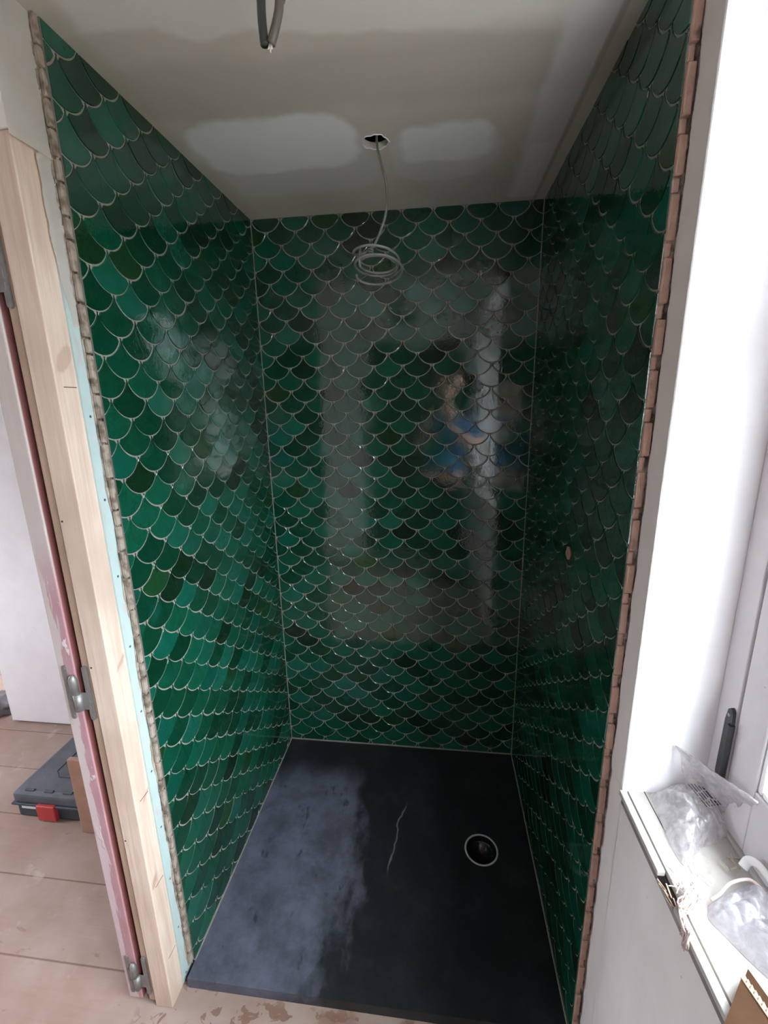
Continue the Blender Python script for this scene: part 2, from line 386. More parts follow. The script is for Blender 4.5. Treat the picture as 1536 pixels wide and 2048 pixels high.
# torn white paper rim round the cable hole
bm = bmesh.new(); pts = []
for k in range(40):
    a = 2*math.pi*k/40; rr = .0325 + .002*math.sin(5*a+1) + .0015*math.sin(11*a); pts.append((.501+rr*math.cos(a), .490+rr*math.sin(a), H_-.0008))
add_tube(bm, pts, .0013, 6, closed=True); mesh_obj('hole_rim', bm, WHITE, ceiling, True)
struct(box('ceiling', (-3.2, 1.5, -1.9, 3.0, 2.70, 2.76), DULL))

# ---------- fish scale tiling -----------------------------------------------
PAL = [(.004, .058, .028), (.003, .040, .018), (.005, .082, .044), (.004, .070, .036), (.008, .098, .062), (.005, .024, .009), (.010, .052, .016), (.005, .088, .056), (.003, .046, .023)]
PW = [3, 3, 3, 3, 2, 1.3, 1, 2, 3]
def clip(poly, x0, x1, y0, y1):
    for ax, v, s in ((0, x0, 1), (0, x1, -1), (1, y0, 1), (1, y1, -1)):
        out = []
        for i in range(len(poly)):
            a, b = poly[i-1], poly[i]; ia, ib = (a[ax]-v)*s >= 0, (b[ax]-v)*s >= 0
            if ia != ib:
                t = (v-a[ax])/(b[ax]-a[ax]); out.append((a[0]+(b[0]-a[0])*t, a[1]+(b[1]-a[1])*t))
            if ib: out.append(b)
        poly = out
        if len(poly) < 3: return []
    return poly
def scales(name, frame, u0, u1, z1, wu, p, uref, zref, parent, seed):
    """frame(u, z, n) -> world; u along the wall, n = height off the wall"""
    rnd = random.Random(seed); bm = bmesh.new(); cl = bm.verts.layers.float_color.new('tile_colour')
    a = wu/2; s = p; R = (a*a+s*s)/(2*s); g = .0013
    if R < a: R = a
    th = math.asin(min(1, a/R)); yc = R*math.cos(th)
    def arc(cx, cz, R_, t0, t1, n=10):      # centre of circle at (cx, cz)
        return [(cx+R_*math.sin(t0+(t1-t0)*k/n), cz-R_*math.cos(t0+(t1-t0)*k/n)) for k in range(n+1)]
    r0 = int(math.floor((0-zref)/p))-2; r1 = int(math.ceil((z1-zref)/p))+2
    for r in range(r0, r1):
        zc = zref+r*p; off = a if r % 2 else 0
        k0 = int(math.floor((u0-uref)/wu))-2; k1 = int(math.ceil((u1-uref)/wu))+2
        for k in range(k0, k1):
            uc = uref+k*wu+off+a
            # cusps at (uc-a, zc) and (uc+a, zc); bottom of the arc at (uc, zc-p)
            jz = rnd.uniform(-.0007, .0007); ju = rnd.uniform(-.0007, .0007)
            ccz = zc-s+R
            bot = arc(uc, ccz, R-g, -th, th, 16)
            tr = arc(uc+a, ccz+s, R+g, 0, -th, 8)     # right upper neighbour's left half
            tl = arc(uc-a, ccz+s, R+g, th, 0, 8)
            poly = bot[1:-1] + [q for q in tr if abs(q[0]-uc) < a*.985][0:] + [q for q in tl if abs(q[0]-uc) < a*.985]
            poly = [(x+ju, z+jz) for x, z in poly]
            poly = clip(poly, u0+.001, u1-.001, .002, z1-.001)
            if len(poly) < 3: continue
            q = []
            for P_ in poly:
                if not q or (abs(P_[0]-q[-1][0])+abs(P_[1]-q[-1][1])) > 2e-4: q.append(P_)
            if len(q) > 3 and abs(q[0][0]-q[-1][0])+abs(q[0][1]-q[-1][1]) < 2e-4: q.pop()
            if len(q) < 3: continue
            cu = sum(x for x, _ in q)/len(q); cz_ = sum(z for _, z in q)/len(q)
            ta, tb = rnd.gauss(0, .006), rnd.gauss(0, .006); h = .0016+rnd.uniform(-.0003, .0004)
            col = rnd.choices(PAL, PW)[0]; f_ = rnd.uniform(.8, 1.25); col = tuple(c*f_ for c in col)
            lo = []; mid = []; hi = []
            for x, z in q:
                t = lambda X, Z: h+ta*(X-cu)+tb*(Z-cz_)
                lo.append(bm.verts.new(frame(x, z, -.0005)))
                mid.append(bm.verts.new(frame(cu+(x-cu)*.992, cz_+(z-cz_)*.992, t(x, z)-.0006)))
                X, Z = cu+(x-cu)*.955, cz_+(z-cz_)*.955
                hi.append(bm.verts.new(frame(X, Z, t(X, Z))))
            for v in lo+mid+hi: v[cl] = (*col, 1)
            n = len(q)
            for i in range(n):
                j = (i+1) % n
                for A, B in ((lo, mid), (mid, hi)):
                    try: bm.faces.new((A[i], A[j], B[j], B[i]))
                    except ValueError: pass
            try: bm.faces.new(hi)
            except ValueError: pass
    o = mesh_obj(name, bm, TILE, parent, recalc=False)
    return o

# ---------- back wall
wb = struct(box('wall_back', (-.10, 1.10, D_+.002, D_+.10, FL, 2.70), DULL))
box('grout_bed', (0, 1, D_+.0002, D_+.004, 0, H_), GROUT, wb)
scales('tile_cladding', lambda u, z, n: (u, D_-n, z), 0, 1, H_, .1063, .0415, .427-.1063*4, 1.3955-.0005, wb, 3)
# grout fillets in the corners
for nm, dims in (('corner_joint', (0, .0035, D_-.0045, D_, 0, H_)), ('corner_joint', (1-.0035, 1, D_-.0045, D_, 0, H_)), ('tray_joint', (0, 1, D_-.0045, D_, 0, .006))):
    box(nm, dims, GROUT, wb, .001)

# ---------- left partition wall (tiled side, plasterboard, timber end)
wl = struct(box('wall_left', (-.085, -.020, .012, D_+.10, FL, 2.70), DULL))
YL = .040
box('grout_bed', (-.004, -.0002, YL+.001, D_, 0, H_), GROUT, wl)
scales('tile_cladding', lambda u, z, n: (n, u, z), YL, D_, H_, .113, .0414, .064-.113, 1.613, wl, 5)
box('tray_joint', (0, .004, YL, D_, 0, .006), GROUT, wl, .001)
box('plasterboard', (-.0165, -.012, .003, D_, FL+.01, 1.97), BOARD, wl)

def ragged_strip(name, zs, f_a, f_b, place, mat, parent, thick=None, jit=0.0, seed=1, step=.006):
    """strip running up z between two wandering edges, with lumpy relief"""
    rnd = random.Random(seed); bm = bmesh.new(); n = 5; prev = None
    z = zs[0]
    while z <= zs[1]:
        a, b = f_a(z), f_b(z); row = []
        for k in range(n+1):
            u = a+(b-a)*k/n; d = jit*(mnoise.noise(Vector((u*180, z*55, seed)))*.7 + mnoise.noise(Vector((u*90, z*160, seed+9)))*.5)
            if k in (0, n): d = -abs(d)
            row.append(bm.verts.new(place(u, z, d)))
        if prev:
            for k in range(n): bm.faces.new((prev[k], prev[k+1], row[k+1], row[k]))
        prev = row; z += step
    bmesh.ops.solidify(bm, geom=list(bm.faces), thickness=-(thick or .003)) if thick else None
    return mesh_obj(name, bm, mat, parent, False)
def wig(z, s, amp, seed): return amp*(mnoise.noise(Vector((z*s, seed*3.1, 0))) + .5*mnoise.noise(Vector((z*s*3.3, seed*1.7, 5))))
# adhesive seen edge-on between board and tiles
ragged_strip('tile_adhesive', (0.0, H_+.02), lambda z: -.0125, lambda z: -.001+wig(z, 20, .0012, 2),
             lambda u, z, d: (u, YL-.004+d, z), ADHL, wl, None, .006, 4, .005)
# ridge of squeezed-out adhesive on the board face
ragged_strip('adhesive_smear', (.0, H_), lambda z: .026+wig(z, 14, .006, 3), lambda z: YL,
             lambda u, z, d: (-.0105+d*.6, u, z), ADHL, wl, None, .004, 8, .005)
bm = bmesh.new(); rnd = random.Random(21); z = .01
while z < H_:
    L = rnd.uniform(.028, .075); add_box(bm, -.0095, -.0012, YL-.010-rnd.uniform(0, .004), YL-.001, z+.002, min(z+L-.002, H_), .0016, 2); z += L
mesh_obj('tile_edge', bm, ADHL, wl)
# skim coat above the timber, peeling edge
ragged_strip('plaster_skim', (1.935, 2.70), lambda z: -.052, lambda z: .030+wig(z, 12, .006, 5),
             lambda u, z, d: (-.0105+d*.4, u, z), SKIM, wl, .006, .002, 12, .008)
ragged_strip('plaster_skim', (1.66, 1.935), lambda z: -.004+wig(z, 30, .004, 7)+max(0, (1.80-z))*.12, lambda z: .034+wig(z, 12, .006, 5),
             lambda u, z, d: (-.0112+d*.3, u, z), SKIM, wl, .002, .001, 14, .008)
box('plaster_end', (-.145, -.013, -.050, .012, 1.945, 2.70), SKIM, wl, .002)

# timbers of the partition end
def post(name, dims, mat, seed, zb=0.0):
    bm = bmesh.new(); add_box(bm, *dims, bevel=.0022, seg=2); o = mesh_obj(name, bm, mat); o['kind'] = 'structure'; return o
t1 = post('trim_1', (-.064, -.0162, -.046, .012, FL, 1.944), WOODA, 1)
bm = bmesh.new()
for z_ in (.36, .62, .12, 1.55): add_box(bm, -.0163, -.0159, -.030, .000, z_, z_+.0016)
mesh_obj('pencil_mark', bm, MAROON, t1)
bm = bmesh.new()
for z_ in (.98, 1.30, .52): add_cyl(bm, (-.058, -.0464, z_), .0022, .0006, 'y', 10)
mesh_obj('nail_head', bm, DARKGAP, t1)
t2 = post('trim_2', (-.086, -.064, -.040, .012, FL+.008, 1.944), WOODB, 2)

# old door leaf, open, seen edge-on
door = empty('door_1', kind='structure')
bm = bmesh.new()
add_box(bm, -.142, -.101, -.042, .74, FL+.012, 1.96, .004, 3)
for v in bm.verts:
    if v.co.y < -.03: v.co.x += .0016*mnoise.noise(Vector((0, 1, v.co.z*6)))
mesh_obj('leaf', bm, PINK, door)
def rounded_plate(bm, cx, z0, z1, wd, y0, y1, seg=8):
    r = wd/2; prof = []
    for k in range(seg+1): a = math.pi*k/seg; prof.append((cx+r*math.cos(a), z1-r+r*math.sin(a)))
    for k in range(seg+1): a = math.pi+math.pi*k/seg; prof.append((cx+r*math.cos(a), z0+r+r*math.sin(a)))
    A = [bm.verts.new((x, y0, z)) for x, z in prof]; B = [bm.verts.new((x, y1, z)) for x, z in prof]
    bm.faces.new(A); bm.faces.new(B[::-1]); n = len(prof)
    for i in range(n): bm.faces.new((A[i], B[i], B[(i+1) % n], A[(i+1) % n]))
for zc in (.915, .070, 1.750):
    bm = bmesh.new(); yf = -.0435
    rounded_plate(bm, -.124, zc-.066, zc+.066, .011, yf-.0015, yf+.001)
    rounded_plate(bm, -.078, zc-.066, zc+.066, .011, yf-.0015, yf+.004)
    add_box(bm, -.120, -.101, yf-.0015, yf+.001, zc-.012, zc+.040, .0004, 1)
    add_box(bm, -.100, -.078, yf-.0018, yf+.0005, zc-.040, zc+.002, .0004, 1)
    hg = mesh_obj('hinge', bm, STEEL, door)
    bm = bmesh.new(); add_tube(bm, [(-.1025, yf-.004, zc-.040), (-.1025, yf-.004, zc-.001)], .0085, 18)
    add_tube(bm, [(-.1065, yf-.004, zc+.001), (-.1065, yf-.004, zc+.034), (-.1065, yf-.004, zc+.042), (-.1065, yf-.004, zc+.046)], .0085, 18, rad=[.0085, .0085, .006, .0015])
    mesh_obj('hinge_barrel', bm, STEEL, hg, True)
    for cx in (-.124, -.078):
        for dz in (-.058, -.020, .020, .058):
            bm = bmesh.new(); add_cyl(bm, (cx, yf-.0024, zc+dz), .0036, .0012, 'y', 14); add_box(bm, cx-.0028, cx+.0028, yf-.0027, yf-.0022, zc+dz-.0004, zc+dz+.0004)
            mesh_obj('screw', bm, STEEL, hg)

# ---------- right wall: tiled side, mortar, skimmed arris, window niche
XR, YN, ZS, XF = 1.018, -.060, .792, 1.156
Y1N, ZT = -1.36, 2.20
YR = -.006
wr = struct(box('wall_right', (XR, 1.50, YN, 1.0, FL, 2.70), WHITE))
struct(box('wall_right', (XR, 1.50, Y1N, YN, FL, ZS-.03), PLASTER))
struct(box('wall_right', (XR, 1.50, Y1N, YN, ZT, 2.70), WHITE))
struct(box('wall_right', (XR, 1.50, -1.9, Y1N, FL, 2.70), WHITE))
box('grout_bed', (1.0002, 1.004, YR+.001, D_, 0, H_), GROUT, wr)
scales('tile_cladding', lambda u, z, n: (1-n, u, z), YR, D_, H_, .112, .0413, .108-.112, 1.013, wr, 11)
box('tile_body', (1.004, 1.010, YR+.002, D_, 0, H_), TERRA, wr)
box('adhesive_bed', (1.0095, XR+.001, YR+.006, D_, 0, H_), ADH, wr)
box('tray_joint', (.996, 1, YR, D_, 0, .006), GROUT, wr, .001)
# fired clay edges of the outermost tiles
bm = bmesh.new(); rnd = random.Random(5); z = .0; i = 0
while z < H_:
    L = .060 if i % 2 == 0 else .0228
    L *= rnd.uniform(.88, 1.1)
    if i % 2 == 0: add_box(bm, 1.0005, 1.0118+rnd.uniform(0, .0018), YR-.003-rnd.uniform(0, .003), YR+.006, z+.0015, min(z+L-.001, H_), .0022, 2)
    else: add_box(bm, 1.0005, 1.0085+rnd.uniform(0, .002), YR-.001, YR+.006, z+.001, min(z+L-.001, H_), .0015, 2)
    z += L; i += 1
for v in bm.verts: v.co.x += .0009*mnoise.noise(v.co*70); v.co.y += .0012*mnoise.noise(v.co*60)
mesh_obj('tile_edge', bm, TERRA, wr)
ragged_strip('tile_adhesive', (0, H_), lambda z: 1.005, lambda z: XR+.001, lambda u, z, d: (u, YR+.003-d, z), ADH, wr, None, .009, 23, .005)
# skim coat strip with a wandering inner edge
ragged_strip('plaster_skim', (FL, 2.69), lambda z: YN-.001+wig(z, 60, .0012, 9), lambda z: -.010+wig(z, 18, .007, 6),
             lambda u, z, d: (XR-(.0030 if z > ZS else .0005)-max(0, d)*.2, u, z), PLASTER, wr, None, .0015, 31, .008)

# window niche: sill, frame, sashes
sill = struct(empty('window_1', kind='structure'))
FZ0 = ZS-.012
def bx(name, dims, mat, bev=0.001): return box(name, dims, mat, sill, bev)
bx('window_sill', (XR+.0092, 1.152, Y1N, YN, ZS-.034, ZS), SILLP, .001)
bx('sill_nosing', (XR-.006, XR+.0062, -.212, YN+.0, ZS-.009, ZS+.001), SILLP, .0015)
bx('sill_nosing', (XR-.006, XR+.0062, Y1N, -.262, ZS-.009, ZS+.001), SILLP, .0015)
bm = bmesh.new(); rnd = random.Random(4)
for k in range(7):
    y = -.212-.007*k; add_tube(bm, [(XR-.004+rnd.uniform(-.002, .006), y, ZS-.004+rnd.uniform(-.012, .002)), (XR+.001, y-.018, ZS-.008+rnd.uniform(-.012, .003))], .0018, 5, flat=.5)
mesh_obj('splintered_wood', bm, WOODB, sill)
bx('sill_groove', (XR+.005, XR+.010, Y1N, YN, ZS-.034, ZS-.010), DARKGAP, 0)
bx('board_crack', (1.0555, 1.0572, -.150, YN, ZS-.001, ZS+.0004), DARKGAP, 0)
bx('sill_batten', (1.152, 1.178, Y1N, YN-.012, ZS-.034, ZS+.006), SILLP, .002)
bx('sill_gap', (1.178, 1.190, Y1N, YN, ZS-.034, ZS-.012), DARKGAP, 0)
# fixed frame
fr = bx('window_frame', (XF, XF+.06, YN-.046, YN, ZS-.03, ZT), FRAME, .002)
bx('window_frame', (XF, XF+.06, Y1N, Y1N+.046, ZS-.03, ZT), FRAME, .002)
bx('window_frame', (XF, XF+.06, Y1N+.046, YN-.046, ZT-.05, ZT), FRAME, .002)
bx('window_frame', (XF+.022, XF+.06, Y1N+.046, YN-.046, ZS-.03, ZS+.030), FRAME, .002)
def sash(ya, yb):      # ya > yb
    bm = bmesh.new(); x0, x1 = XF+.002, XF+.040; st = .060; z0, z1 = ZS+.006, ZT-.052; rb = .118
    add_box(bm, x0, x1, ya-st, ya, z0, z1, .0025); add_box(bm, x0, x1, yb, yb+st, z0, z1, .0025)
    add_box(bm, x0, x1, yb+st, ya-st, z0, z0+rb, .0025); add_box(bm, x0, x1, yb+st, ya-st, z1-.06, z1, .0025)
    add_box(bm, x0+.006, x1-.004, yb+st, ya-st, 1.62, 1.645, .003)
    o = mesh_obj('sash', bm, FRAME, sill)
    bm = bmesh.new(); m = .010
    for za, zb in ((z0+rb, 1.62), (1.645, z1-.06)):
        add_box(bm, x0+.003, x1-.004, ya-st-m, ya-st, za, zb, .003); add_box(bm, x0+.003, x1-.004, yb+st, yb+st+m, za, zb, .003)
        add_box(bm, x0+.003, x1-.004, yb+st+m, ya-st-m, za, za+m, .003); add_box(bm, x0+.003, x1-.004, yb+st+m, ya-st-m, zb-m, zb, .003)
    mesh_obj('glazing_bead', bm, WHITE, o)
    box('pane', (x0+.018, x0+.021, yb+st, ya-st, z0+rb, z1-.06), GLASS, o)
sash(YN-.049, -.709); sash(-.711, Y1N+.049)
# dark strap hinge on the frame
bm = bmesh.new(); prof = []
P0 = [(-.0895, .880), (-.0905, .985), (-.094, 1.006), (-.100, 1.012), (-.106, 1.006), (-.108, .99), (-.1075, .960), (-.1085, .880), (-.104, .868), (-.094, .868)]
A = [bm.verts.new((XF-.001, y, z)) for y, z in P0]; B = [bm.verts.new((XF-.006, y, z)) for y, z in P0]; bm.faces.new(A); bm.faces.new(B[::-1])
for i in range(len(P0)): j = (i+1) % len(P0); bm.faces.new((A[i], A[j], B[j], B[i]))
add_tube(bm, [(XF-.006, -.108, .872), (XF-.006, -.108, .985)], .0050, 12)
hk = mesh_obj('hinge', bm, IRON, sill)
bm = bmesh.new(); add_cyl(bm, (XF-.0075, -.099, .998), .003, .002, 'x', 12); mesh_obj('screw', bm, STEEL, hk)

# ---------- walls that close the rooms
struct(box('wall_back', (-3.2, .0, D_+.0075+.10, 3.0, FL-.0, 2.70), DULL)) if False else None
struct(box('wall_far', (-1.470, -.142+.0, .905, 1.00, FL+.012, 2.70), WHITE))
struct(box('wall_end', (-3.2, 1.5, 2.9, 3.0, FL, 2.70), DULL))
struct(box('wall_header', (-.085, XR, -.040, -.002, H_, 2.70), DULL))
struct(box('wall_front', (-3.2, -.03, -1.90, -1.80, FL, 2.70), WHITE)); struct(box('wall_front', (.97, 1.5, -1.90, -1.80, FL, 2.70), WHITE))
struct(box('wall_front', (-.03, .97, -1.90, -1.80, 2.05, 2.70), WHITE))
d2 = struct(box('door_2', (-.03, .97, -1.89, -1.85, FL, 2.05), DOORD))
YW0, YW1, ZW0, ZW1 = -.6, .3, .85, 1.95
for dims in ((-3.0, -2.5, -1.9, YW0, FL, 2.7), (-3.0, -2.5, YW1, 3.0, FL, 2.7), (-3.0, -2.5, YW0, YW1, FL, ZW0), (-3.0, -2.5, YW0, YW1, ZW1, 2.7)):
    struct(box('wall_side', dims, WHITE))
w2 = empty('window_2', kind='structure')
bm = bmesh.new()
for d in ((-2.66, -2.60, YW0, YW0+.06, ZW0, ZW1), (-2.66, -2.60, YW1-.06, YW1, ZW0, ZW1), (-2.66, -2.60, -.33, -.27, ZW0, ZW1), (-2.66, -2.60, YW0, YW1, ZW0, ZW0+.06), (-2.66, -2.60, YW0, YW1, ZW1-.06, ZW1)):
    add_box(bm, *d)
mesh_obj('window_frame', bm, FRAME, w2)

# ================================================================== SHOWER TRAY
tray = plate_hole('shower_tray', 0.001, .999, .0, D_-.001, FL, 0.0, .828, .447, .050, TRAY)
tag(tray, 'dark anthracite shower tray with dusty streaks between the green tiled walls', 'shower tray')
bm = bmesh.new(); cx, cy = .828, .447
prof = [(.0515, .0003), (.0518, .0022), (.0535, .0030), (.0555, .0028), (.0572, .0018), (.0575, .0003)]
rings = [[bm.verts.new((cx+r*math.cos(2*math.pi*k/72), cy+r*math.sin(2*math.pi*k/72), z)) for k in range(72)] for r, z in prof]
for i in range(len(rings)-1):
    for k in range(72): bm.faces.new((rings[i][k], rings[i][(k+1) % 72], rings[i+1][(k+1) % 72], rings[i+1][k]))
for k in range(72): bm.faces.new((rings[-1][k], rings[-1][(k+1) % 72], rings[0][(k+1) % 72], rings[0][k]))
mesh_obj('drain_ring', bm, DRAIN, tray, True)
bm = bmesh.new(); prof = [(.0498, -.001), (.0495, -.020), (.044, -.024), (.030, -.027), (.0285, -.031), (.0001, -.0325)]
rings = [[bm.verts.new((cx+r*math.cos(2*math.pi*k/48), cy+r*math.sin(2*math.pi*k/48), z)) for k in range(48)] for r, z in prof]
for i in range(len(rings)-1):
    for k in range(48): bm.faces.new((rings[i][k], rings[i][(k+1) % 48], rings[i+1][(k+1) % 48], rings[i+1][k]))
mesh_obj('drain_cup', bm, BLACKP, tray, True)

# ================================================================== CABLES
# coiled cable hanging out of the ceiling hole
Y0 = .484
c1 = [(.503, .494, 2.20), (.5045, .491, 2.14)] + [tuple(bp(p, 1, Y0)) for p in ((762, 325), (771, 360), (774, 395), (771, 430), (760, 465), (748, 492))]
c1 = spline(c1, 8)
pts = list(c1)
cc = Vector((.502, Y0, 1.868)); ax = Vector((.0, .17, .98)).normalized(); e1 = Vector((1, 0, 0)); e2 = ax.cross(e1)
a0 = math.radians(150); turns = 3.1; n = 140
for k in range(1, n+1):
    t = k/n; a = a0+t*turns*2*math.pi; r = .058+.008*math.sin(a*.37+1)+.004*math.sin(a*1.9)
    zz = .014-.036*t+.005*math.sin(a*.5)
    blend = min(1, k/10)
    q = cc+e1*r*math.cos(a)*1.02+e2*r*math.sin(a)+Vector((0, 0, zz))
    pts.append(Vector(pts[-1]).lerp(q, blend) if blend < 1 else q)
cable = tube('electric_cable', pts, .0031, CABLE, None, 10)
tag(cable, 'thin grey cable hanging from the round ceiling hole with its end coiled in loops', 'cable')
tube('cable_end', [cc+Vector((-.040, -.035, .030)), cc+Vector((-.043, -.040, .000)), cc+Vector((-.041, -.038, -.016))], .0035, CABLE, cable, 8)
b0_ = Vector(bp((741, 496), 1, Y0-.006)); bl = []
for k in range(40):
    a = k/40*2*math.pi*3; bl.append(b0_+Vector((.006*math.cos(a), .006*math.sin(a), -.004*k/10)))
tube('cable_binding', bl, .0020, CABLE, cable, 6)

# thick double cable hanging in front of the ceiling edge
YC = -.075
def cp(x, y): return tuple(bp((x, y), 1, YC))
base = empty('supply_cable', 'pair of thick dark cable ends hanging down at the top of the photo', 'cable')
p1 = spline([(cp(520, -60)[0], -.038, 2.42), (cp(519, -60)[0], -.055, 2.30), cp(520, -60), cp(522, 0), cp(524, 40), cp(528, 78), cp(530, 91)], 8)
tube('dark_strand', p1, .0060, CABLED, base, 14)
p2 = spline([(cp(560, -60)[0], -.038, 2.42), (cp(560, -60)[0], -.055, 2.30), cp(562, -50), cp(559, 0), cp(557, 25), cp(550, 58), cp(542, 88)], 8)
tube('brown_strand', p2, .0060, CABLEB, base, 14)
bm = bmesh.new()
for dx, dy in ((-3, 8), (1, 13), (4, 7)): add_tube(bm, [cp(541+dx*.4, 84), cp(540+dx, 92+dy)], .0012, 6)
mesh_obj('bare_wire', bm, COPPER, base, True)

# small plug in the right wall
o = empty('pipe_plug', 'small pinkish round plug in a gap of the right tiled wall', 'pipe plug')
c = bp((1137, 1106), 0, .998)
bm = bmesh.new(); add_tube(bm, [(1.001, c.y, c.z), (.9965, c.y, c.z), (.9955, c.y, c.z)], .017, 20, rad=[.017, .017, .014]); mesh_obj('cap', bm, PLUG, o, False)
bm = bmesh.new(); add_tube(bm, [(.9958, c.y, c.z), (.9925, c.y, c.z)], .007, 14); mesh_obj('screw_pin', bm, PLUG, o, False)

# ================================================================== LEFT ROOM OBJECTS
# power tool case
tb = empty('tool_case', 'dusty dark blue power tool case with a red latch on the floorboards', 'tool case')
TX0, TX1, TY0, TY1, TZ = -.955, -.600, .420, .86, .085
def shell(name, z0, z1, mat, ins=0.0, bev=.016):
    bm = bmesh.new(); add_box(bm, TX0+ins, TX1-ins, TY0+ins, TY1-ins, z0, z1, bev, 3); return mesh_obj(name, bm, mat, tb, False)
base_ = shell('case_base', FL+.001, .036, CASE, .006, .010); lid = shell('case_lid', .032, TZ, CASEL, 0)
bm = bmesh.new()
add_box(bm, TX0-.004, TX1+.004, TY0-.004, TY1+.004, .029, .038, .003, 2); mesh_obj('rim', bm, CASE, tb)
bm = bmesh.new()
pr = [(TX0+.10, TY0+.11), (TX0+.13, TY0+.085), (TX1-.1, TY0+.085), (TX1-.06, TY0+.12), (TX1-.06, TY1-.05), (TX0+.10, TY1-.05)]
add_tube(bm, [(x, y, TZ+.0005) for x, y in pr], .0022, 6, closed=True)
for dx in (.07, .15, .23): add_tube(bm, [(TX0+dx-.018, TY0+.018, TZ-.001), (TX0+dx+.018, TY0+.018, TZ-.001)], .006, 8)
mesh_obj('lid_rib', bm, CASE, lid)
bm = bmesh.new()
for (xa, ya, xb, yb) in ((TX0+.15, TY0+.12, TX0+.15, TY0+.24), (TX0+.21, TY0+.09, TX0+.215, TY0+.14)): add_tube(bm, [(xa, ya, TZ), (xb, yb, TZ)], .006, 8, flat=1.0)
mesh_obj('lid_slot', bm, DARKGAP, lid)
def latch(dims):
    l = box('latch', dims, RED, tb, .004); return l
latch((TX0+.105, TX0+.182, TY0-.010, TY0+.014, FL+.006, .040)); latch((TX0-.010, TX0+.010, TY1-.17, TY1-.10, FL+.006, .050))
box('label', (TX0+.030, TX0+.090, TY0+.0040, TY0+.012, .010, .021), LABEL, base_)
box('handle', (TX0-.022, TX0-.004, TY0+.23, TY0+.245, .0, .02), CASE, tb, .003)
# tan board standing by the case
q0 = bp((182, 1664), 2, FL)
tnb = empty('scrap_board', 'narrow tan board with a dark oval, standing between tool case and door edge', 'board')
zt = bp((165, 1520), 1, q0.y).z
bm = bmesh.new(); add_box(bm, q0.x-.030, q0.x+.20, q0.y-.006, q0.y+.012, FL+.001, zt, .003); mesh_obj('panel', bm, TAN, tnb)
bm = bmesh.new(); cA = bp((166, 1548), 1, q0.y-.008); ring = []
for k in range(24): a = 2*math.pi*k/24; ring.append((cA.x+.010+.016*math.cos(a), q0.y-.0075, cA.z+.045*math.sin(a)))
f = bm.faces.new([bm.verts.new(p) for p in ring]); r = bmesh.ops.extrude_face_region(bm, geom=[f])
for v in [v for v in r['geom'] if isinstance(v, bmesh.types.BMVert)]: v.co.y += .006
mesh_obj('oval', bm, MAROON, tnb)
# dark cloth at far left
bm = bmesh.new(); bmesh.ops.create_icosphere(bm, subdivisions=4, radius=1); cc_ = bp((2, 1425), 2, FL)
for v in bm.verts:
    n_ = 1+.35*mnoise.noise(v.co*2.2)+.15*mnoise.noise(v.co*6); v.co = Vector((v.co.x*.10*n_, v.co.y*.09*n_, max(v.co.z, -.15)*.07*n_+.011))+Vector((cc_.x-.03, cc_.y+.03, FL))
tag(mesh_obj('crumpled_cloth', bm, CLOTH, None, True), 'dark grey crumpled cloth on the floor past the end of the white wall', 'cloth')

# ================================================================== THINGS ON THE SILL
def sp(x, y, h=0.0): return bp((x, y), 2, ZS+h)
def puff(name, outline, height, mat, parent, seed, crease=.010, n=26, sub=7, base_h=.0015):
    """thin crumpled bag: outline on the sill, swelling towards the middle"""
    P = [Vector(p) for p in outline]; c = sum(P, Vector())/len(P)
    L = spline([tuple(p) for p in P]+[tuple(P[0])], sub)[:-1]; bm = bmesh.new(); rings = []
    for k in range(n):
        t = k/(n-1); row = []
        for p in L:
            q = c.lerp(p, 1-t*.985); h = height*(1-(1-t)**2.4)**.8 if t > 0 else 0
            rid = abs(mnoise.noise(Vector((q.x*22+seed, q.y*22, seed)))); rid2 = abs(mnoise.noise(Vector((q.x*60, q.y*60+seed, 3))))
            h = h*(.65+.8*rid)+crease*(rid2*1.2)*min(1, t*3)
            row.append(bm.verts.new((q.x+.003*mnoise.noise(Vector((q.y*60, q.x*60, 1)))*min(1, t*4), q.y, ZS+base_h+h)))
        rings.append(row)
    m = len(L)
    for k in range(n-1):
        for i in range(m): bm.faces.new((rings[k][i], rings[k][(i+1) % m], rings[k+1][(i+1) % m], rings[k+1][i]))
    bm.faces.new(rings[-1]); bm.faces.new([bm.verts.new(v.co-Vector((0, 0, .0005))) for v in rings[0][::-1]])
    return mesh_obj(name, bm, mat, parent, True)
bag = empty('clear_plastic_bag', 'clear crinkled plastic bag with printed label in the corner of the window sill', 'plastic bag')
out1 = [sp(1300, 1592), sp(1335, 1583), sp(1372, 1590), sp(1400, 1597), sp(1425, 1612), sp(1447, 1640), sp(1455, 1668), sp(1430, 1688), sp(1400, 1700), sp(1375, 1735), sp(1352, 1712), sp(1330, 1665)]
puff('bag_body', out1, .048, FILM, bag, 1.7, .010)
def sheet(name, quad, mat, parent, amp=.006, nu=24, nv=14, seed=2):
    a, b, c, d = [Vector(p) for p in quad]; nrm = (b-a).cross(d-a).normalized(); bm = bmesh.new(); g = []
    for i in range(nu+1):
        g.append([]); 
        for j in range(nv+1):
            u, v = i/nu, j/nv; p = (a*(1-u)+b*u)*(1-v)+(d*(1-u)+c*u)*v
            e_ = amp*(abs(mnoise.noise(Vector((u*5+seed, v*2.2, seed))))*1.6+.5*mnoise.noise(Vector((u*14, v*9, seed)))); g[-1].append(bm.verts.new(p+nrm*e_))
    for i in range(nu):
        for j in range(nv): bm.faces.new((g[i][j], g[i+1][j], g[i+1][j+1], g[i][j+1]))
    bmesh.ops.solidify(bm, geom=list(bm.faces), thickness=.0006)
    return mesh_obj(name, bm, mat, parent, True)
